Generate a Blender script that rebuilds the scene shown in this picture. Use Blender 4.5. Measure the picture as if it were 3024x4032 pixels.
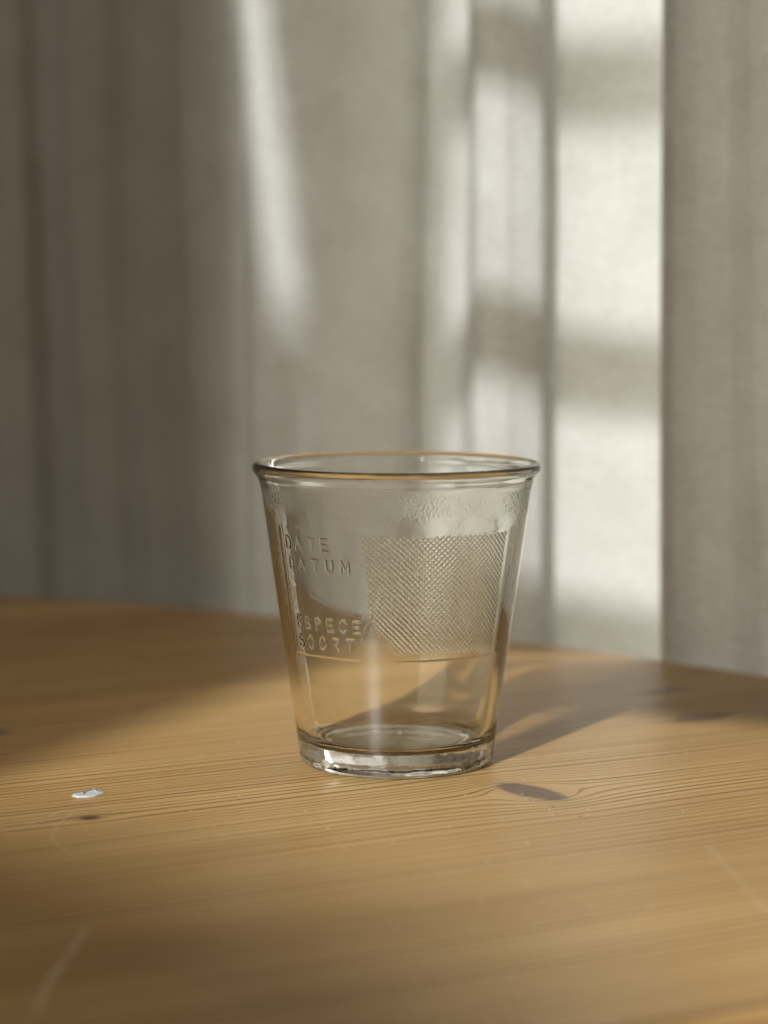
import bpy, bmesh, math, random
import numpy as np
from mathutils import Vector, Matrix

for o in list(bpy.data.objects):
    bpy.data.objects.remove(o)
sc = bpy.context.scene
COL = sc.collection
R_ = math.radians

# ------------------------------------------------------------------ camera
CAM_H = 0.1447
cam_d = bpy.data.cameras.new('camera')
cam = bpy.data.objects.new('camera', cam_d); COL.objects.link(cam)
cam.location = (0, 0, CAM_H)
cam.rotation_euler = (R_(90 - 5.9), 0, 0)
cam_d.sensor_fit = 'VERTICAL'
cam_d.sensor_height = 24.0
cam_d.lens = 12.0 / math.tan(R_(12.65))
cam_d.clip_start = 0.01
cam_d.clip_end = 100
cam_d.dof.use_dof = True
cam_d.dof.focus_distance = 0.648
cam_d.dof.aperture_fstop = 4.9
cam_d.dof.aperture_blades = 0
sc.camera = cam

# ------------------------------------------------------------------ light
SUN_AZ, SUN_EL = R_(25), R_(30)
hx, hy = math.sin(SUN_AZ), math.cos(SUN_AZ)              # horizontal travel direction of the sunlight
sun_dir = Vector((hx * math.cos(SUN_EL), hy * math.cos(SUN_EL), -math.sin(SUN_EL)))

w = bpy.data.worlds.new('World'); sc.world = w
w.use_nodes = True
bg = w.node_tree.nodes['Background']
bg.inputs[0].default_value = (0.138, 0.115, 0.080, 1)
bg.inputs[1].default_value = 1.0

sd = bpy.data.lights.new('low_sunlight', 'SPOT')
SUN_D = 30.0                                             # distance of the lamp that stands for the sun
sd.energy = 2700 * 1.84 * (SUN_D / 10) ** 2
sd.color = (0.955, 0.985, 1.0)
sd.spot_size = 2 * math.atan(1.6 / SUN_D)
sd.spot_blend = 0.2
sd.shadow_soft_size = 0.0038 * SUN_D
sun = bpy.data.objects.new('low_sunlight', sd); COL.objects.link(sun)
sun.location = Vector((0.0, 0.75, 0.08)) - sun_dir * SUN_D
sun.rotation_euler = sun_dir.to_track_quat('-Z', 'Y').to_euler()
try:
    sd.cycles.is_caustics_light = True
except Exception:
    pass

ad = bpy.data.lights.new('left_curtain_fill', 'AREA')  # added fill lamp, aimed to brighten the left curtain
ad.shape = 'RECTANGLE'; ad.size = 0.7; ad.size_y = 0.6
ad.energy = 2.2
ad.color = (1.0, 0.95, 0.86)
area = bpy.data.objects.new('left_curtain_fill', ad); COL.objects.link(area)
area.location = (-0.85, -0.05, 0.40)
area.rotation_euler = (Vector((-0.12, 1.0, 0.16)) - area.location).to_track_quat('-Z', 'Y').to_euler()

bd = bpy.data.lights.new('daylight_behind_curtain', 'AREA')
bd.shape = 'RECTANGLE'; bd.size = 0.70; bd.size_y = 0.9
bd.energy = 16.5
bd.color = (1.0, 0.985, 0.94)
back = bpy.data.objects.new('daylight_behind_curtain', bd); COL.objects.link(back)
back.location = (0.20, 1.34, 0.22)
back.rotation_euler = Vector((-0.50, -0.866, 0)).to_track_quat('-Z', 'Z').to_euler()

sc.view_settings.view_transform = 'Standard'
sc.view_settings.look = 'None'
sc.view_settings.exposure = 0.0
sc.view_settings.gamma = 1.0
sc.view_settings.use_curve_mapping = False
cy = sc.cycles
cy.use_denoising = True
cy.max_bounces = 18
cy.transmission_bounces = 16
cy.glossy_bounces = 5
cy.diffuse_bounces = 3
cy.transparent_max_bounces = 16
cy.caustics_refractive = True
cy.caustics_reflective = False
cy.blur_glossy = 0.6
cy.sample_clamp_indirect = 4.0

# ------------------------------------------------------------------ helpers
class X:
    """tiny expression builder for shader math"""
    nt = None
    def __init__(s, sock): s.s = sock
    @staticmethod
    def op(kind, *a, clamp=False):
        n = X.nt.nodes.new('ShaderNodeMath'); n.operation = kind; n.use_clamp = clamp
        for i, v in enumerate(a):
            if isinstance(v, X): X.nt.links.new(v.s, n.inputs[i])
            else: n.inputs[i].default_value = float(v)
        return X(n.outputs[0])
    def __add__(a, b): return X.op('ADD', a, b)
    __radd__ = __add__
    def __sub__(a, b): return X.op('SUBTRACT', a, b)
    def __rsub__(a, b): return X.op('SUBTRACT', b, a)
    def __mul__(a, b): return X.op('MULTIPLY', a, b)
    __rmul__ = __mul__
    def __truediv__(a, b): return X.op('DIVIDE', a, b)
    def __rtruediv__(a, b): return X.op('DIVIDE', b, a)
    def __neg__(a): return X.op('MULTIPLY', a, -1.0)
    def frac(a): return X.op('FRACT', a)
    def floor(a): return X.op('FLOOR', a)
    def sqrt(a): return X.op('SQRT', a)
    def abs(a): return X.op('ABSOLUTE', a)
    def min(a, b): return X.op('MINIMUM', a, b)
    def max(a, b): return X.op('MAXIMUM', a, b)
    def exp(a): return X.op('EXPONENT', a)
    def clamp(a): return X.op('ADD', a, 0.0, clamp=True)

def sstep(e0, e1, x):
    n = X.nt.nodes.new('ShaderNodeMapRange'); n.interpolation_type = 'SMOOTHSTEP'
    X.nt.links.new(x.s, n.inputs[0])
    n.inputs[1].default_value = e0; n.inputs[2].default_value = e1
    n.inputs[3].default_value = 0; n.inputs[4].default_value = 1
    return X(n.outputs[0])

def vec(x, y, z=0.0):
    n = X.nt.nodes.new('ShaderNodeCombineXYZ')
    for i, v in enumerate((x, y, z)):
        if isinstance(v, X): X.nt.links.new(v.s, n.inputs[i])
        else: n.inputs[i].default_value = float(v)
    return n.outputs[0]

def noise(vsock, scale=1.0, detail=2.0, rough=0.5):
    n = X.nt.nodes.new('ShaderNodeTexNoise')
    X.nt.links.new(vsock, n.inputs['Vector'])
    n.inputs['Scale'].default_value = scale
    n.inputs['Detail'].default_value = detail
    n.inputs['Roughness'].default_value = rough
    return X(n.outputs['Fac'])

def mixc(f, a, b):
    n = X.nt.nodes.new('ShaderNodeMix'); n.data_type = 'RGBA'
    def put(i, v):
        if isinstance(v, X): X.nt.links.new(v.s, n.inputs[i])
        elif isinstance(v, tuple): n.inputs[i].default_value = (*v, 1)
        elif isinstance(v, (int, float)): n.inputs[i].default_value = v
        else: X.nt.links.new(v, n.inputs[i])
    put(0, f); put(6, a); put(7, b)
    return n.outputs[2]

def bump(height, strength, dist, normal=None):
    n = X.nt.nodes.new('ShaderNodeBump')
    X.nt.links.new(height.s, n.inputs['Height'])
    n.inputs['Strength'].default_value = strength
    n.inputs['Distance'].default_value = dist
    if normal is not None: X.nt.links.new(normal, n.inputs['Normal'])
    return n.outputs[0]

def new_mat(name):
    m = bpy.data.materials.new(name); m.use_nodes = True
    nt = m.node_tree; nt.nodes.clear(); X.nt = nt
    out = nt.nodes.new('ShaderNodeOutputMaterial')
    return m, nt, out

def principled(nt, out):
    p = nt.nodes.new('ShaderNodeBsdfPrincipled')
    nt.links.new(p.outputs[0], out.inputs[0])
    return p

def position():
    tc = X.nt.nodes.new('ShaderNodeNewGeometry')
    s = X.nt.nodes.new('ShaderNodeSeparateXYZ')
    X.nt.links.new(tc.outputs['Position'], s.inputs[0])
    return X(s.outputs[0]), X(s.outputs[1]), X(s.outputs[2])

def seg_dist(x, y, a, b):
    """distance from (x,y) to the segment a-b"""
    dx, dy = b[0] - a[0], b[1] - a[1]; L2 = dx * dx + dy * dy
    px, py = x - a[0], y - a[1]
    t = ((px * dx + py * dy) / L2).clamp()
    ex, ey = px - t * dx, py - t * dy
    return (ex * ex + ey * ey).sqrt()

def poly_dist(x, y, pts):
    d = None
    for a, b in zip(pts[:-1], pts[1:]):
        e = seg_dist(x, y, a, b)
        d = e if d is None else d.min(e)
    return d

def empty(name, loc=(0, 0, 0)):
    o = bpy.data.objects.new(name, None); COL.objects.link(o); o.location = loc
    o.empty_display_size = 0.02
    return o

def tag(o, label=None, cat=None, group=None, kind=None):
    for k, v in (('label', label), ('category', cat), ('group', group), ('kind', kind)):
        if v: o[k] = v
    return o

def link_mesh(name, me, mat, parent=None):
    o = bpy.data.objects.new(name, me); COL.objects.link(o)
    if mat: me.materials.append(mat)
    if parent: o.parent = parent
    return o

def np_mesh(name, verts, quads, smooth=True):
    me = bpy.data.meshes.new(name)
    me.vertices.add(len(verts)); me.vertices.foreach_set('co', np.asarray(verts, np.float32).ravel())
    nq = len(quads)
    me.loops.add(nq * 4); me.loops.foreach_set('vertex_index', np.asarray(quads, np.int32).ravel())
    me.polygons.add(nq)
    me.polygons.foreach_set('loop_start', np.arange(0, nq * 4, 4, dtype=np.int32))
    me.polygons.foreach_set('loop_total', np.full(nq, 4, np.int32))
    me.update(calc_edges=True)
    if smooth: me.polygons.foreach_set('use_smooth', np.ones(nq, bool))
    return me

# ------------------------------------------------------------------ materials
GA = R_(28)                                    # direction of the wood grain on the table
cg, sg = math.cos(GA), math.sin(GA)

def gv(x, y): return (x * cg + y * sg, -x * sg + y * cg)

def wood_material():
    m, nt, out = new_mat('oiled_pine')
    p = principled(nt, out)
    x, y, z = position()
    g = x * cg + y * sg
    v = y * cg - x * sg
    # knots push the year rings aside
    def deflect(v, kx, ky, a, stretch):
        gk, vk = gv(kx, ky)
        dg = (g - gk) / stretch; dv = v - vk
        r2 = dg * dg + dv * dv
        k = (a * a) / (r2.max(a * a))
        fall = (r2 * (-1.0 / (3.6 * a) ** 2)).exp()
        return v - dv * k * fall
    v1 = deflect(v, 0.0425, 0.6315, 0.0105, 1.15)
    v1 = deflect(v1, -0.0791, 0.6011, 0.0032, 2.2)
    v1 = deflect(v1, 0.103, 0.742, 0.007, 1.8)
    warp = (noise(vec(g * 3.0, v * 9.0), 1.0, 1.0) - 0.5) * 0.014 + (noise(vec(g * 14.0, v * 30.0), 1.0, 2.0) - 0.5) * 0.0016
    oi = nt.nodes.new('ShaderNodeObjectInfo')
    rnd = X(oi.outputs['Random'])
    vv = v1 + warp + rnd * 0.37
    r = vv / 0.0037 + (noise(vec(vv * 48.0, rnd * 9.0), 1.0, 2.0) - 0.5) * 4.2
    f = r.frac(); ring = r.floor()
    wn = nt.nodes.new('ShaderNodeTexWhiteNoise'); wn.noise_dimensions = '1D'
    nt.links.new(ring.s, wn.inputs['W'])
    rr = X(wn.outputs['Value'])
    fib = noise(vec(g * 45.0, v * 1700.0), 1.0, 1.5, 0.6)
    fibl = noise(vec(g * 9.0, v * 260.0), 1.0, 2.0)
    late = sstep(0.58, 0.92, f + (fib - 0.5) * 0.10) * (1.0 - sstep(0.955, 1.0, f + (fib - 0.5) * 0.03))
    late = late * (0.55 + 0.55 * rr) * (0.70 + 0.6 * fibl)
    broad = noise(vec(g * 5.0, v * 26.0), 1.0, 2.0)
    base = mixc(sstep(0.25, 0.8, broad), (0.700, 0.448, 0.180), (0.495, 0.285, 0.098))
    red = noise(vec(g * 1.6, v * 13.0 + rnd * 5.0, 4.0), 1.0, 1.0)
    base = mixc((sstep(0.45, 0.75, red) * 0.55).clamp(), base, (0.520, 0.300, 0.112))
    base = mixc((fib - 0.5).abs() * 0.7, base, (0.37, 0.225, 0.105))
    base = mixc((late * 0.92).clamp(), base, (0.190, 0.095, 0.032))
    # the wide band with a hard dark line left of the glass (a ring cut almost flat)
    gj, vj = gv(-0.1034, 0.6026)
    # grey spike knot beside the glass
    knoise = (noise(vec(x * 380.0, y * 380.0), 1.0, 2.0) - 0.5) * 0.35
    def knot(kx, ky, ang, a, b, col, base, soft, edge=None):
        ca, sa = math.cos(R_(ang)), math.sin(R_(ang))
        lx = ((x - kx) * ca + (y - ky) * sa) / a
        ly = ((y - ky) * ca - (x - kx) * sa) / b
        d = (lx * lx + ly * ly).sqrt() + knoise
        d2 = d
        rings = noise(vec(lx * 3.0, ly * 9.0, 3.0), 1.0, 2.0)
        halo = 1.0 - sstep(0.9, 2.0, d)
        base = mixc((halo * 0.35).clamp(), base, (0.40, 0.24, 0.105))
        mk = 1.0 - sstep(1.0 - soft, 1.0 + soft * 0.5, d2)
        c2 = mixc(sstep(0.3, 0.75, rings), col, tuple(q * 0.72 for q in col))
        c2 = mixc((sstep(0.55, 0.95, d) * 0.55).clamp(), c2, tuple(q * 0.45 for q in col))
        base = mixc(mk, base, c2)
        return base, mk, ly, lx
    base, mk1, ly, lx = knot(0.0415, 0.6325, -52, 0.0140, 0.0060, (0.215, 0.122, 0.072), base, 0.28)
    crack = (1.0 - sstep(0.02, 0.10, (ly + (noise(vec(lx * 3, 0.0), 1.0, 2.0) - 0.5) * 0.5).abs())) * mk1 * sstep(-0.5, 0.3, lx)
    base = mixc(crack * 0.7, base, (0.07, 0.045, 0.03))
    base, mk2, _, _ = knot(-0.0791, 0.6011, 25, 0.0030, 0.0026, (0.15, 0.07, 0.028), base, 0.6)
    base, mk3, _, _ = knot(0.103, 0.742, 10, 0.0085, 0.0075, (0.26, 0.165, 0.095), base, 0.6)
    base, mk4, _, _ = knot(-0.125, 0.716, 20, 0.006, 0.005, (0.20, 0.115, 0.05), base, 0.7)
    base, mk5, _, _ = knot(0.098, 0.790, 35, 0.0120, 0.0045, (0.27, 0.18, 0.105), base, 0.7)
    # dark specks of dirt near the knot
    vo = nt.nodes.new('ShaderNodeTexVoronoi'); vo.voronoi_dimensions = '2D'; vo.inputs['Scale'].default_value = 170.0
    nt.links.new(vec(x, y * 0.75, 0.0), vo.inputs['Vector'])
    sp = nt.nodes.new('ShaderNodeSeparateColor'); nt.links.new(vo.outputs['Color'], sp.inputs[0])
    near = ((x - 0.055) * (x - 0.055) * 900.0 + (y - 0.617) * (y - 0.617) * 900.0 * 1.6)
    gate = sstep(0.95, 0.96, X(sp.outputs[0]) + 0.35 * (near * -1.0).exp() - 0.21)
    speck = (1.0 - sstep(0.05, 0.10, X(vo.outputs['Distance']))) * gate
    base = mixc((speck * 0.9).clamp(), base, (0.055, 0.028, 0.012))
    # pale scratches
    wob = (noise(vec(x * 160.0, y * 160.0), 1.0, 3.0) - 0.5)
    xs, ys = x + wob * 0.0012, y + wob * 0.0026
    scr = None
    for pts, wd, st in (([(-0.0856, 0.6138), (-0.0961, 0.5895)], 0.0004, 0.45),
                        ([(-0.0845, 0.6081), (-0.0866, 0.5931), (-0.0863, 0.5802), (-0.0836, 0.5714), (-0.0763, 0.5594)], 0.0004, 0.32),
                        ([(-0.0667, 0.4959), (-0.0675, 0.4811), (-0.0692, 0.4553), (-0.0684, 0.4352)], 0.0010, 0.75),
                        ([(0.0829, 0.5709), (0.0876, 0.5079)], 0.0010, 0.22),
                        ([(-0.012, 0.5745), (-0.0095, 0.566)], 0.0004, 0.4)):
        s_ = (1.0 - sstep(wd * 0.3, wd * 1.6, poly_dist(xs, ys, pts))) * st
        scr = s_ if scr is None else scr.max(s_)
    scr = scr * sstep(0.28, 0.55, noise(vec(x * 300.0, y * 300.0), 1.0, 2.0))
    base = mixc(scr.clamp(), base, (0.72, 0.58, 0.38))
    # pale flecks
    vo2 = nt.nodes.new('ShaderNodeTexVoronoi'); vo2.voronoi_dimensions = '2D'; vo2.inputs['Scale'].default_value = 90.0
    nt.links.new(vec(x, y * 0.6, 3.0), vo2.inputs['Vector'])
    sp2 = nt.nodes.new('ShaderNodeSeparateColor'); nt.links.new(vo2.outputs['Color'], sp2.inputs[0])
    fl = (1.0 - sstep(0.02, 0.05, X(vo2.outputs['Distance']))) * sstep(0.8, 0.82, X(sp2.outputs[1]))
    base = mixc((fl * 0.7).clamp(), base, (0.80, 0.70, 0.52))
    nt.links.new(base, p.inputs['Base Color'])
    ro = 0.36 + (noise(vec(x * 22.0, y * 22.0), 1.0, 3.0) - 0.5) * 0.10 + late * 0.10
    nt.links.new(ro.s, p.inputs['Roughness'])
    p.inputs['Specular IOR Level'].default_value = 0.40
    h = noise(vec(g * 45.0, v * 1300.0), 1.0, 1.0)
    nt.links.new(bump(h, 0.5, 0.00010), p.inputs['Normal'])
    return m

def linen_material():
    m, nt, out = new_mat('linen')
    uvn = nt.nodes.new('ShaderNodeUVMap')
    s = nt.nodes.new('ShaderNodeSeparateXYZ'); nt.links.new(uvn.outputs[0], s.inputs[0])
    u, v = X(s.outputs[0]), X(s.outputs[1])
    n1 = noise(vec(u * 1500.0, v * 90.0), 1.0, 2.0)
    n2 = noise(vec(u * 90.0, v * 1500.0), 1.0, 2.0)
    n3 = noise(vec(u * 30.0, v * 30.0), 1.0, 4.0, 0.6)
    wv = (n1 + n2) * 0.5
    n4 = noise(vec(u * 320.0, v * 320.0), 1.0, 3.0, 0.6)
    base = mixc(sstep(0.3, 0.7, wv * 0.40 + n3 * 0.25 + n4 * 0.35), (0.520, 0.510, 0.465), (0.695, 0.690, 0.662))
    d = nt.nodes.new('ShaderNodeBsdfDiffuse'); nt.links.new(base, d.inputs[0])
    t = nt.nodes.new('ShaderNodeBsdfTranslucent'); nt.links.new(base, t.inputs[0])
    nrm = bump(wv * 0.8 + n4 * 0.5, 0.6, 0.0006)
    nt.links.new(nrm, d.inputs['Normal'])
    mx = nt.nodes.new('ShaderNodeMixShader'); mx.inputs[0].default_value = 0.38
    nt.links.new(d.outputs[0], mx.inputs[1]); nt.links.new(t.outputs[0], mx.inputs[2])
    nt.links.new(mx.outputs[0], out.inputs[0])
    return m

def glass_material():
    m, nt, out = new_mat('pressed_glass')
    tc = nt.nodes.new('ShaderNodeTexCoord')
    s = nt.nodes.new('ShaderNodeSeparateXYZ'); nt.links.new(tc.outputs['Object'], s.inputs[0])
    x, y, z = X(s.outputs[0]), X(s.outputs[1]), X(s.outputs[2])
    # pebbled chill marks below the lip, horizontal drag lines under them, faint waves everywhere
    peb = noise(vec(x * 1250.0, y * 1250.0, z * 1000.0), 1.0, 2.0, 0.55)
    pm = sstep(0.0745, 0.0790, z + (noise(vec(x * 60, y * 60, z * 60), 1.0, 2.0) - 0.5) * 0.006) * (1.0 - sstep(0.0828, 0.0838, z))
    drag = noise(vec(x * 26.0, y * 26.0, z * 2400.0), 1.0, 2.0)
    dm = sstep(0.066, 0.069, z) * (1.0 - sstep(0.0755, 0.078, z))
    wave = noise(vec(x * 90.0, y * 90.0, z * 55.0), 1.0, 1.0)
    basem = 1.0 - sstep(0.006, 0.011, z)
    ripp = noise(vec(x * 170.0, y * 170.0, z * 240.0), 1.0, 2.0)
    h = peb * pm * 0.42 + drag * dm * 0.08 + wave * 0.22 + ripp * basem * 0.8
    at = nt.nodes.new('ShaderNodeAttribute'); at.attribute_name = 'relief'
    ap = nt.nodes.new('ShaderNodeAttribute'); ap.attribute_name = 'panel'
    # cut lattice of the writing panel: two crossing families of raised lines (millimetres along the surface)
    th_ = X.op('ARCTAN2', x, y * -1.0)
    sm, zm = th_ * 36.0, z * 1000.0
    wob_ = (noise(vec(sm * 0.22, zm * 0.22, 1.0), 1.0, 2.0) - 0.5) * 0.75
    am_ = noise(vec(sm * 0.45, zm * 0.45, 7.0), 1.0, 1.0)
    def lines(c):
        k = c / 1.16
        fr = (k - X.op('ROUND', k)).abs() * 1.16
        return (fr * fr * (-1.0 / 0.125 ** 2)).exp()
    l1 = lines((sm * 0.985 + zm) * 0.7071 + wob_) * (0.55 + 0.9 * am_)
    l2 = lines((sm - zm * 1.02) * 0.7071 - wob_ * 0.8) * (1.40 - 0.9 * am_)
    hatch = l1.max(l2) * X(ap.outputs['Fac']) * 0.00014
    nrm = bump(h * 0.00025 + X(at.outputs['Fac']) + hatch, 1.0, 1.0)
    gl = nt.nodes.new('ShaderNodeBsdfGlass')
    gl.inputs['Color'].default_value = (0.995, 0.993, 0.972, 1)
    gl.inputs['Roughness'].default_value = 0.012
    gl.inputs['IOR'].default_value = 1.5
    nt.links.new(nrm, gl.inputs['Normal'])
    nt.links.new(gl.outputs[0], out.inputs[0])
    return m

def paint_material():
    m, nt, out = new_mat('white_paint_chip')
    p = principled(nt, out)
    x, y, z = position()
    wob = (noise(vec(x * 900.0, y * 900.0), 1.0, 3.0) - 0.5)
    d = poly_dist(x + wob * 0.0008, y + wob * 0.0016, [(-0.08425, 0.62821), (-0.0837, 0.63088), (-0.08271, 0.63262), (-0.08123, 0.63289), (-0.07984, 0.63021)])
    line = 1.0 - sstep(0.00012, 0.00055, d)
    grime = sstep(0.55, 0.75, noise(vec(x * 1500.0, y * 900.0), 1.0, 3.0))
    c = mixc(grime * 0.5, (0.66, 0.66, 0.64), (0.42, 0.38, 0.32))
    c = mixc(line * 0.9, c, (0.06, 0.055, 0.05))
    nt.links.new(c, p.inputs['Base Color'])
    p.inputs['Roughness'].default_value = 0.5
    return m

def blocker_material():
    m, nt, out = new_mat('painted_wood')
    p = principled(nt, out)
    x, y, z = position()
    n = noise(vec(x * 30.0, y * 30.0, z * 5.0), 1.0, 3.0)
    nt.links.new(mixc(n, (0.30, 0.27, 0.22), (0.36, 0.33, 0.28)), p.inputs['Base Color'])
    p.inputs['Roughness'].default_value = 0.6
    return m

M_wood = wood_material(); M_linen = linen_material(); M_glass = glass_material()
M_paint = paint_material(); M_blocker = blocker_material()

# ------------------------------------------------------------------ added boards out of view behind the camera, shaped to cut the sunlight into patches
# u runs across the sunlight, w up along it (both perpendicular to it): a point (x,y,z) is
#   u = x*hy - y*hx ,  w = z*cos(el) + (x*hx + y*hy)*sin(el)
mask_root = empty('shadow_mask', (0, 0, 0)); tag(mask_root, kind='structure')
S_MASK = -1.05
U0, W0 = -0.75 * hx, 0.08 * math.cos(SUN_EL) + 0.75 * hy * math.sin(SUN_EL)
def mask_z(wv, s=S_MASK): return (wv - s * math.sin(SUN_EL)) / math.cos(SUN_EL)
def mask_piece(name, quad, thick=0.03, s=S_MASK):
    """quad: four (u,w) corners counter-clockwise; a board of real thickness in the vertical mask plane"""
    bm = bmesh.new()
    vs = []
    for ds in (0.0, -thick):
        for (u, wv) in quad:
            kk = 1.0 - ((-s) + 0.75) / math.cos(SUN_EL) / SUN_D   # the sun lamp stands at a finite distance
            u = U0 + (u - U0) * kk; wv = W0 + (wv - W0) * kk
            zz = mask_z(wv, s); ss = s + ds
            vs.append(bm.verts.new((u * hy + ss * hx, -u * hx + ss * hy, zz)))
    n = len(quad)
    bm.faces.new(vs[:n]); bm.faces.new(vs[n:][::-1])
    for i in range(n):
        bm.faces.new((vs[i], vs[i + n], vs[(i + 1) % n + n], vs[(i + 1) % n]))
    bmesh.ops.recalc_face_normals(bm, faces=bm.faces)
    me = bpy.data.meshes.new(name); bm.to_mesh(me); bm.free()
    return link_mesh(name, me, M_blocker, mask_root)
UL, UR = -0.387, -0.280
mask_piece('mask_board', [(-1.3, -0.6), (UL + 0.010, -0.6), (UL + 0.010, 0.425), (UL, 0.455), (UL, 0.470), (-1.3, 0.470)], 0.05, -3.0)
mask_piece('mask_board', [(-0.445, 0.455), (UL, 0.455), (UL, 0.543), (-0.445, 0.543)])
mask_piece('mask_board', [(-1.3, 0.472), (-0.440, 0.472), (-0.440, 0.555), (-1.3, 0.555)], 0.05, -3.0)
mask_piece('mask_board', [(-1.3, 0.545), (-0.4670, 0.545), (-0.566, 1.15), (-1.3, 1.15)])
mask_piece('mask_board', [(-0.449, 0.545), (UL, 0.545), (UL, 1.15), (-0.536, 1.15)])
mask_piece('mask_board', [(UR, 0.372), (0.6, 0.372), (0.6, 1.15), (UR, 1.15)])
for w0, w1 in ((0.420, 0.4530), (0.5350, 0.5500), (0.6357, 0.6507)):
    mask_piece('mask_bar', [(UL + 0.002, w0), (UR - 0.002, w0), (UR - 0.002, w1), (UL + 0.002, w1)])
mask_piece('mask_low_board', [(-0.75, -0.5), (0.5, -0.5), (0.5, 0.165), (-0.116, 0.192), (-0.185, 0.221), (-0.30, 0.243), (-0.75, 0.248)], 0.06, -5.0)  # added low blocker, its soft shadow dims the foreground

# ------------------------------------------------------------------ unseen wall, added to keep the back lamp off the left curtain
bm = bmesh.new()
wa, wb = Vector((-0.9, 1.535, 0)), Vector((-0.030, 1.052, 0))
wn_ = Vector((0.48, 0.877, 0)).normalized() * 0.12
vs = [bm.verts.new((p.x, p.y, zz)) for zz in (-0.5, 0.95) for p in (wa, wb, wb + wn_, wa + wn_)]
for f_ in ((0, 1, 2, 3), (4, 7, 6, 5), (0, 4, 5, 1), (1, 5, 6, 2), (2, 6, 7, 3), (3, 7, 4, 0)):
    bm.faces.new([vs[k] for k in f_])
bmesh.ops.recalc_face_normals(bm, faces=bm.faces)
bmesh.ops.bevel(bm, geom=bm.edges[:], offset=0.004, segments=2, affect='EDGES')
me = bpy.data.meshes.new('wall'); bm.to_mesh(me); bm.free()
tag(link_mesh('wall', me, M_blocker), kind='structure')

# ------------------------------------------------------------------ curtains
XE = np.array([-900, -300, 0, 200, 410, 600, 1120, 1300, 1450, 1659, 2000, 2600.])
YE = np.array([1.075, 1.05, 1.035, 1.020, 0.9955, 0.964, 0.905, 0.880, 0.8552, 0.8247, 0.770, 0.68])
def smooth(a, n):
    k = np.exp(-np.linspace(-2, 2, 2 * n + 1) ** 2); k /= k.sum()
    return np.convolve(np.pad(a, n, mode='edge'), k, mode='valid')
def curtain(pts, label, seed, hem_side, nsm=5):
    pts = np.array(pts, float)
    n = max(60, int((pts[-1, 0] - pts[0, 0]) / 3.0))
    xd = np.linspace(pts[0, 0], pts[-1, 0], n)
    off = smooth(np.interp(xd, pts[:, 0], pts[:, 1]), nsm)
    y = np.interp(xd, XE, YE) + off
    a = (xd * 1.8228 - 1512) / 8982
    px, py = a * y, y
    arc = np.concatenate([[0], np.cumsum(np.hypot(np.diff(px), np.diff(py)))])
    zs = np.linspace(-0.28, 0.80, 80)
    rng = np.random.default_rng(seed)
    ph = rng.uniform(0, 6.28, 6)
    V = []
    for z in zs:
        lean = -0.0135 * (z - 0.05)
        wob = 0.0022 * np.sin(arc * 21 + z * 6 + ph[0]) * np.sin(z * 7 + ph[1]) + 0.0013 * np.sin(arc * 55 + z * 11 + ph[2]) + 0.0011 * np.sin(z * 15 + ph[5])
        amp = 0.0020 * np.sin(arc * 33 + ph[3] + z * 4) + 0.0010 * np.sin(arc * 90 + ph[4] + z * 15)
        V.append(np.stack([px + lean + wob * 0.9, py + amp * 1.2, np.full(n, z)], 1))
    V = np.array(V).reshape(-1, 3)
    i, j = np.meshgrid(np.arange(len(zs) - 1), np.arange(n - 1), indexing='ij')
    q = np.stack([i * n + j, i * n + j + 1, (i + 1) * n + j + 1, (i + 1) * n + j], -1).reshape(-1, 4)
    def build(name, quads, parent):
        me = np_mesh(name, V, quads)
        uv = me.uv_layers.new(name='UVMap')
        uvs = np.stack([np.tile(arc, len(zs)), np.repeat(zs, n)], 1)[quads.ravel()]
        uv.data.foreach_set('uv', uvs.astype(np.float32).ravel())
        bm = bmesh.new(); bm.from_mesh(me)
        bmesh.ops.delete(bm, geom=[v for v in bm.verts if not v.link_faces], context='VERTS')
        bm.to_mesh(me); bm.free()
        o = link_mesh(name, me, M_linen, parent)
        md = o.modifiers.new('cloth_thickness', 'SOLIDIFY'); md.thickness = 0.0012; md.offset = 0
        return o
    root = empty('curtain', (float(px[n // 2]), float(py[n // 2]), -0.28))
    tag(root, label, 'curtain', 'linen curtains behind the table')
    # panel of cloth, and the doubled hem along its side edge
    hw = 4
    col = q.reshape(len(zs) - 1, n - 1, 4)
    if hem_side == 'left': hem, rest = col[:, :hw], col[:, hw:]
    else: hem, rest = col[:, -hw:], col[:, :-hw]
    for nm, qq in (('cloth', rest), ('side_hem', hem)):
        o = build(nm, qq.reshape(-1, 4), root)
        o.location = -root.location
        if nm == 'side_hem': o.modifiers[0].thickness = 0.0028
    return root

curtain([(-800, .05), (-650, .07), (-500, .05), (-380, .07), (-250, .05), (-120, .07), (-40, .06), (60, .058), (110, .068), (160, .066), (182, .056), (250, .060),
         (300, .068), (322, .058), (395, .062), (415, .050), (470, .046), (515, .05), (585, .062)],
        'dim linen curtain in shade at the left edge of the photo', 1, 'right', 6)
curtain([(532, .038), (548, .034), (600, .037), (680, .041), (760, .046), (840, .046), (880, .044), (905, .047), (926, .054), (950, .056), (985, .053), (1013, .048),
         (1024, .020), (1040, .012), (1100, .018), (1180, .032), (1192, .042), (1199, .056), (1207, .052), (1215, .050), (1300, .058), (1420, .071), (1500, .080)],
        'pale linen curtain with bright sun patches behind the glass', 2, 'left', 3)
curtain([(1433, .014), (1446, .012), (1500, .020), (1570, .024), (1630, .018), (1700, .024), (1800, .034), (1950, .018), (2100, .036), (2300, .02), (2500, .03)],
        'grey shaded linen curtain to the right of the sunlit one', 3, 'left', 4)

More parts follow.
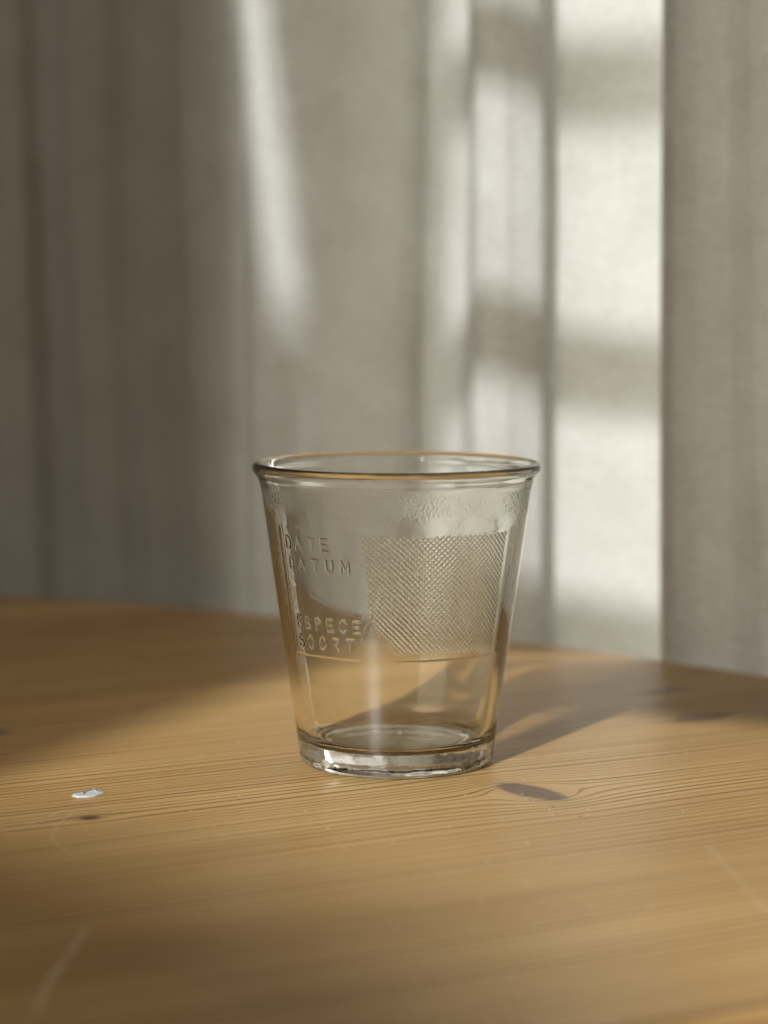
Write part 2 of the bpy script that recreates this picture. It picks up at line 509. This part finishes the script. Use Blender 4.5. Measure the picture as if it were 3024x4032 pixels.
# ------------------------------------------------------------------ table
table = empty('pine_table', (-0.3, 0.5, -0.03))
tag(table, 'golden pine table with dark grain lines, a grey-brown knot and pale scratches', 'table')
TC, TR = (-0.473, 0.2455), 0.8435
gc, vc = gv(*TC)
V0 = 0.351
joints = [V0, 0.4655, 0.5800, 0.6960, 0.8110, 0.9260, 1.0450]
THK = 0.030
for bi in range(len(joints) - 1):
    a, b = joints[bi], joints[bi + 1]
    gap = 0.00006
    a2 = a + (gap if bi else 0); b2 = min(b - gap, vc + TR - 0.0004)
    nn = 24
    end = []
    for k in range(nn + 1):
        vv = a2 + (b2 - a2) * k / nn
        end.append((gc + math.sqrt(max(TR ** 2 - (vv - vc) ** 2, 1e-6)), vv))
    sta = [(gc - math.sqrt(max(TR ** 2 - (vv - vc) ** 2, 1e-6)), vv) for _, vv in reversed(end)]
    ring = end + sta
    bm = bmesh.new()
    def P(g, v, z): return (g * cg - v * sg, g * sg + v * cg, z)
    top = [bm.verts.new(P(g, v, 0)) for g, v in ring]
    bot = [bm.verts.new(P(g, v, -THK)) for g, v in ring]
    bm.faces.new(top); bm.faces.new(bot[::-1])
    N = len(ring)
    for k in range(N):
        bm.faces.new((top[k], bot[k], bot[(k + 1) % N], top[(k + 1) % N]))
    bmesh.ops.recalc_face_normals(bm, faces=bm.faces)
    bm.edges.ensure_lookup_table()
    te = [bm.edges.get((top[k], top[(k + 1) % N])) for k in range(N)]
    outer = [e for k, e in enumerate(te) if k != nn and k != N - 1]
    if bi == 0: outer.append(te[N - 1])
    bmesh.ops.bevel(bm, geom=outer, offset=0.006, segments=5, affect='EDGES', profile=0.5)
    me = bpy.data.meshes.new('board'); bm.to_mesh(me); bm.free()
    o = link_mesh('board', me, M_wood, table); o.location = -table.location
    try: o.cycles.is_caustics_receiver = True
    except Exception: pass

# flake of white paint stuck on the table
blob = [(-0.08744, 0.62622), (-0.08614, 0.62887), (-0.08421, 0.63021), (-0.08335, 0.63289), (-0.08236, 0.63465), (-0.08071, 0.63357),
        (-0.07925, 0.63155), (-0.07874, 0.62981), (-0.07944, 0.62821), (-0.08095, 0.62583), (-0.08319, 0.62464), (-0.08556, 0.62451)]
bm = bmesh.new()
cxp = sum(p[0] for p in blob) / len(blob); cyp = sum(p[1] for p in blob) / len(blob)
rings = []
for f_, z_ in ((1.0, 0.00002), (0.98, 0.00030), (0.80, 0.00055), (0.5, 0.00040)):
    rings.append([bm.verts.new((cxp + (x_ - cxp) * f_, cyp + (y_ - cyp) * f_, z_)) for x_, y_ in blob])
for r0, r1 in zip(rings[:-1], rings[1:]):
    for k in range(len(blob)):
        k2 = (k + 1) % len(blob)
        bm.faces.new((r0[k], r0[k2], r1[k2], r1[k]))
bm.faces.new(rings[-1])
bmesh.ops.recalc_face_normals(bm, faces=bm.faces)
bmesh.ops.subdivide_edges(bm, edges=bm.edges[:], cuts=1, use_grid_fill=True, smooth=0.6)
me = bpy.data.meshes.new('paint_spot'); bm.to_mesh(me); bm.free()
o = link_mesh('paint_spot', me, M_paint, table); o.location = -table.location
o['label'] = 'small flake of white paint'

# ------------------------------------------------------------------ the glass
GX, GY = 0.0037, 0.675
glass = empty('glass_tumbler', (GX, GY, 0.0))
tag(glass, 'clear glass tumbler with embossed lettering and cross-hatched panel, standing on the pine table', 'glass')

def catmull(pts, per):
    pts = np.array(pts, float); out = []
    P_ = np.vstack([2 * pts[0] - pts[1], pts, 2 * pts[-1] - pts[-2]])
    for i in range(1, len(P_) - 2):
        p0, p1, p2, p3 = P_[i - 1:i + 3]
        for t in np.linspace(0, 1, per, endpoint=False):
            out.append(0.5 * ((2 * p1) + (p2 - p0) * t + (2 * p0 - 5 * p1 + 4 * p2 - p3) * t ** 2 + (3 * p1 - p0 - 3 * p2 + p3) * t ** 3))
    out.append(pts[-1]); return np.array(out)
# outer profile (mm): underside -> foot -> wall -> lip -> inside wall -> floor
und = catmull([(0.02, 2.3), (8, 2.3), (17, 2.15), (20.2, 1.9), (21.6, 1.1), (23.2, 0.35), (25.8, 0.0), (27.5, 0.25), (28.6, 1.1), (29.1, 2.6), (29.25, 4.6)], 5)
def wall_r(z): return 29.25 + (40.15 - 29.25) * (z - 4.6) / (82.0 - 4.6)
zl = np.concatenate([np.linspace(4.6, 33.4, 22)[1:], np.arange(33.5, 72.9, 0.13), np.linspace(73.0, 82.0, 14)])
low = np.stack([wall_r(zl), zl], 1)
lip = catmull([(40.15, 82.0), (40.62, 84.0), (41.25, 85.7), (42.3, 87.0), (42.85, 88.2), (42.5, 89.45), (41.2, 90.05), (40.1, 89.75), (39.35, 88.6), (38.75, 86.8), (38.2, 84.5), (37.75, 82.0)], 5)[1:]
zi = np.linspace(82.0, 14.0, 26)[1:]
inn = np.stack([wall_r(zi) - 2.4 - 0.7 * ((82 - zi) / 70) ** 2, zi], 1)
r14 = inn[-1, 0]
flo = catmull([(r14, 14.0), (r14 - 0.55, 11.2), (r14 - 1.4, 9.0), (r14 - 2.8, 7.5), (r14 - 5.2, 6.75), (14.0, 6.6), (7.0, 6.5), (0.02, 6.5)], 6)[1:]
prof = np.vstack([und, low, lip, inn, flo])
i_base = len(und); i_wall = i_base + len(low); i_lip = i_wall + len(lip); i_inn = i_lip + len(inn)
th = np.concatenate([np.linspace(-74, 70, 720), np.linspace(70, 286, 150)[1:-1]])
th = np.radians(th)
NR, NC = len(prof), len(th)
RR = np.repeat(prof[:, 0:1], NC, 1); ZZ = np.repeat(prof[:, 1:2], NC, 1); TT = np.repeat(th[None], NR, 0)
TD = np.degrees(TT)

# --- stroke lettering -> height field
def arc_pts(cx, cy, rx, ry, a0, a1, n=14):
    return [(cx + rx * math.cos(R_(a)), cy + ry * math.sin(R_(a))) for a in np.linspace(a0, a1, n)]
GLY = {
 'D': [[(0, 0), (0, 1), (.35, 1)] + arc_pts(.32, .5, .38, .5, 90, -90) + [(0, 0)]],
 'A': [[(0, 0), (.4, 1), (.8, 0)], [(.15, .35), (.65, .35)]],
 'T': [[(0, 1), (.76, 1)], [(.38, 1), (.38, 0)]],
 'E': [[(.62, 1), (0, 1), (0, 0), (.64, 0)], [(0, .52), (.52, .52)]],
 'U': [[(0, 1), (0, .35)] + arc_pts(.36, .35, .36, .35, 180, 360) + [(.72, 1)]],
 'M': [[(0, 0), (.05, 1), (.42, .25), (.79, 1), (.86, 0)]],
 'S': [arc_pts(.33, .75, .31, .25, 25, 270) + arc_pts(.33, .25, .33, .25, 90, -155)],
 'P': [[(0, 0), (0, 1), (.34, 1)] + arc_pts(.32, .74, .32, .26, 90, -90) + [(0, .48)]],
 'C': [arc_pts(.4, .5, .4, .5, 45, 315)],
 'O': [arc_pts(.38, .5, .38, .5, 0, 360, 22)],
 'R': [[(0, 0), (0, 1), (.34, 1)] + arc_pts(.32, .74, .32, .26, 90, -90) + [(0, .48)], [(.3, .48), (.68, 0)]],
}
rngl = np.random.default_rng(5)
ARC = 36.0
i0, i1 = i_base, i_wall
S_ = TT[i0:i1] * ARC; Zb = ZZ[i0:i1]
H = np.zeros_like(S_)
letter_id = np.zeros(S_.shape, int)
def add_strokes(strokes, wd, ht, wid):
    global H
    for st in strokes:
        for (ax, ay), (bx, by) in zip(st[:-1], st[1:]):
            m = 3 * wd
            sel = (S_ > min(ax, bx) - m) & (S_ < max(ax, bx) + m) & (Zb > min(ay, by) - m) & (Zb < max(ay, by) + m)
            if not sel.any(): continue
            px, py = S_[sel] - ax, Zb[sel] - ay
            dx, dy = bx - ax, by - ay; L2 = dx * dx + dy * dy + 1e-9
            t = np.clip((px * dx + py * dy) / L2, 0, 1)
            d = np.hypot(px - t * dx, py - t * dy)
            hh = ht * np.exp(-(d / wd) ** 2 * 1.3)
            H[sel] = np.maximum(H[sel], hh)
            li = letter_id[sel]; li[d < wd * 1.25] = wid; letter_id[sel] = li
words = [('DATE', -56.9, -31.3, 66.8, 3.5), ('DATUM', -56.0, -21.3, 61.0, 3.2), ('ESPECE', -55.5, -17.6, 43.7, 3.4), ('SOORT', -55.5, -21.0, 37.9, 3.5)]
for wi, (word, t0, t1, zb, hgt) in enumerate(words):
    a, b = R_(t0) * ARC, R_(t1) * ARC
    wl = [max(p[0] for st in GLY[c] for p in st) for c in word]
    scale = hgt * 0.86
    tot = sum(wl) * scale
    gapw = (b - a - tot) / (len(word) - 1)
    cur = a
    for c, lw in zip(word, wl):
        jz, jr, js = rngl.normal(0, .07), rngl.normal(0, .025), rngl.normal(0, .05)
        strokes = [[(cur + px * scale + js + (py - .5) * jr * hgt, zb + py * hgt + jz) for px, py in st] for st in GLY[c]]
        add_strokes(strokes, 0.33, 0.14, wi + 1)
        cur += lw * scale + gapw
add_strokes([[(R_(-11.6) * ARC, 48.6), (R_(-14.6) * ARC, 45.5), (R_(-16.8) * ARC, 41.1)]], 0.16, 0.16, 5)

# --- smooth value noise on the surface (for irregular relief)
def vnoise(s, z, cell, seed):
    r = np.random.default_rng(seed); G = r.uniform(-1, 1, (260, 260))
    a, b = s / cell + 120, z / cell + 20
    ia, ib = np.floor(a).astype(int), np.floor(b).astype(int)
    fa, fb = a - ia, b - ib
    fa, fb = fa * fa * (3 - 2 * fa), fb * fb * (3 - 2 * fb)
    ia %= 259; ib %= 259
    return (G[ia, ib] * (1 - fa) + G[ia + 1, ib] * fa) * (1 - fb) + (G[ia, ib + 1] * (1 - fa) + G[ia + 1, ib + 1] * fa) * fb
def ss(a, b, x):
    t = np.clip((x - a) / (b - a), 0, 1); return t * t * (3 - 2 * t)
# --- cross-hatched panel
Td = TD[i0:i1]
hl = np.interp(Zb, [35, 41, 44.6, 51, 58.7, 71, 73], [-4.0, -8.0, -11.0, -13.6, -13.9, -16.0, -16.2]) + 0.9 * vnoise(S_, Zb, 1.0, 3)
hr = 55.6 + 0.6 * vnoise(S_, Zb, 1.2, 4)
htop = 71.9 + 0.5 * vnoise(S_, Zb, 0.9, 6)
pan = ss(0, 1, (Td - hl) / np.interp(Zb, [35, 49], [16.0, 1.6])) * ss(0, 1.4, hr - Td) * ss(0, 0.7, htop - Zb) * ss(35.8, 40.5, Zb)
HB = 0.012 * pan * vnoise(S_, Zb, 0.55, 41)
# --- label field: slightly sunk, with a ledge along its bottom and a mould seam on its left
field = ss(35.3, 35.9, Zb + 0.12 * vnoise(S_, Zb, 1.5, 51)) * ss(-62.5, -59.0, Td + 0.25 * vnoise(S_, Zb, 1.4, 52)) * ss(63.0, 56.5, Td)
H = H - 0.10 * field * ss(74.0, 72.5, Zb)
HB = HB + 0.07 * np.exp(-((Td + 59.2 + 0.3 * vnoise(S_, Zb, 2.0, 53)) / 0.45) ** 2) * ss(33, 37, Zb) * ss(76, 72, Zb) * (0.7 + 0.5 * vnoise(S_, Zb, 0.7, 54))
HB = HB + 0.005 * vnoise(S_, Zb, 1.1, 61) * ss(33, 37, Zb)
relief = np.zeros_like(RR); relief[i0:i1] = HB
panel = np.zeros_like(RR); panel[i0:i1] = pan
RR[i0:i1] += H
# gentle unevenness of the inside and of the foot
Sall = TT * 34
per = np.cos(TT * 3 + 0.7) * 0.10 + np.cos(TT * 5 + 2.0) * 0.05
RR[i_lip:] += (per[i_lip:] * np.clip(RR[i_lip:] / 20, 0, 1))
RR[:i_base] += np.clip(RR[:i_base] - 15, 0, 10) / 10 * (0.05 * np.cos(TT[:i_base] * 7 + 1) + 0.04 * np.cos(TT[:i_base] * 13))
XX = RR * np.sin(TT) / 1000; YY = -RR * np.cos(TT) / 1000
VV = np.stack([XX, YY, ZZ / 1000], -1)
# vertex normals of the whole closed surface, so the parts meet without seams
du = np.roll(VV, -1, 1) - np.roll(VV, 1, 1)
dv = np.empty_like(VV); dv[1:-1] = VV[2:] - VV[:-2]; dv[0] = VV[1] - VV[0]; dv[-1] = VV[-1] - VV[-2]
NN = np.cross(du, dv); NN /= np.linalg.norm(NN, axis=2, keepdims=True) + 1e-20
NN[0] = (0, 0, -1); NN[-1] = (0, 0, 1)
ii, jj = np.meshgrid(np.arange(NR - 1), np.arange(NC), indexing='ij')
j2 = (jj + 1) % NC
Q = np.stack([ii * NC + jj, ii * NC + j2, (ii + 1) * NC + j2, (ii + 1) * NC + jj], -1)
part = np.empty((NR - 1, NC), object)
lab = np.zeros((NR - 1, NC), int)
zmid = (prof[:-1, 1] + prof[1:, 1]) / 2
for i in range(NR - 1):
    if i < i_base + 1: lab[i] = 1                      # base
    elif i < i_wall: lab[i] = 2                        # wall
    elif i < i_lip + 0: lab[i] = 3                     # rim
    else: lab[i] = 4                                   # inner surface
sub = lab[i0:i1]
pl = pan > 0.03
sub[pl[:sub.shape[0]] & (sub == 2)] = 5
li = letter_id[:sub.shape[0]]
for k in range(1, 6):
    sub[(li == k) & ((sub == 2) | (sub == 5))] = 10 + k
allV = VV.reshape(-1, 3); allN = NN.reshape(-1, 3)
names = [(1, 'base', None), (2, 'wall', None), (3, 'rim', 'thick rounded rim'), (4, 'inner_surface', None),
         (5, 'hatched_panel', 'cross-hatched writing panel in relief'),
         (11, 'lettering', 'embossed word DATE'), (12, 'lettering', 'embossed word DATUM'),
         (13, 'lettering', 'embossed word ESPECE'), (14, 'lettering', 'embossed word SOORT'),
         (15, 'mould_line', 'short slanted raised line')]
for k, nm, lb in names:
    q = Q[lab == k]
    if not len(q): continue
    used, inv = np.unique(q.ravel(), return_inverse=True)
    me = np_mesh(nm, allV[used], inv.reshape(-1, 4))
    if k in (1, 3) or k > 10: me.normals_split_custom_set_from_vertices(allN[used])
    at = me.attributes.new('relief', 'FLOAT', 'POINT'); at.data.foreach_set('value', (relief.ravel()[used] * 0.001).astype(np.float32))
    at = me.attributes.new('panel', 'FLOAT', 'POINT'); at.data.foreach_set('value', panel.ravel()[used].astype(np.float32))
    o = link_mesh(nm, me, M_glass, glass)
    if lb: o['label'] = lb
    try: o.cycles.is_caustics_caster = True
    except Exception: pass
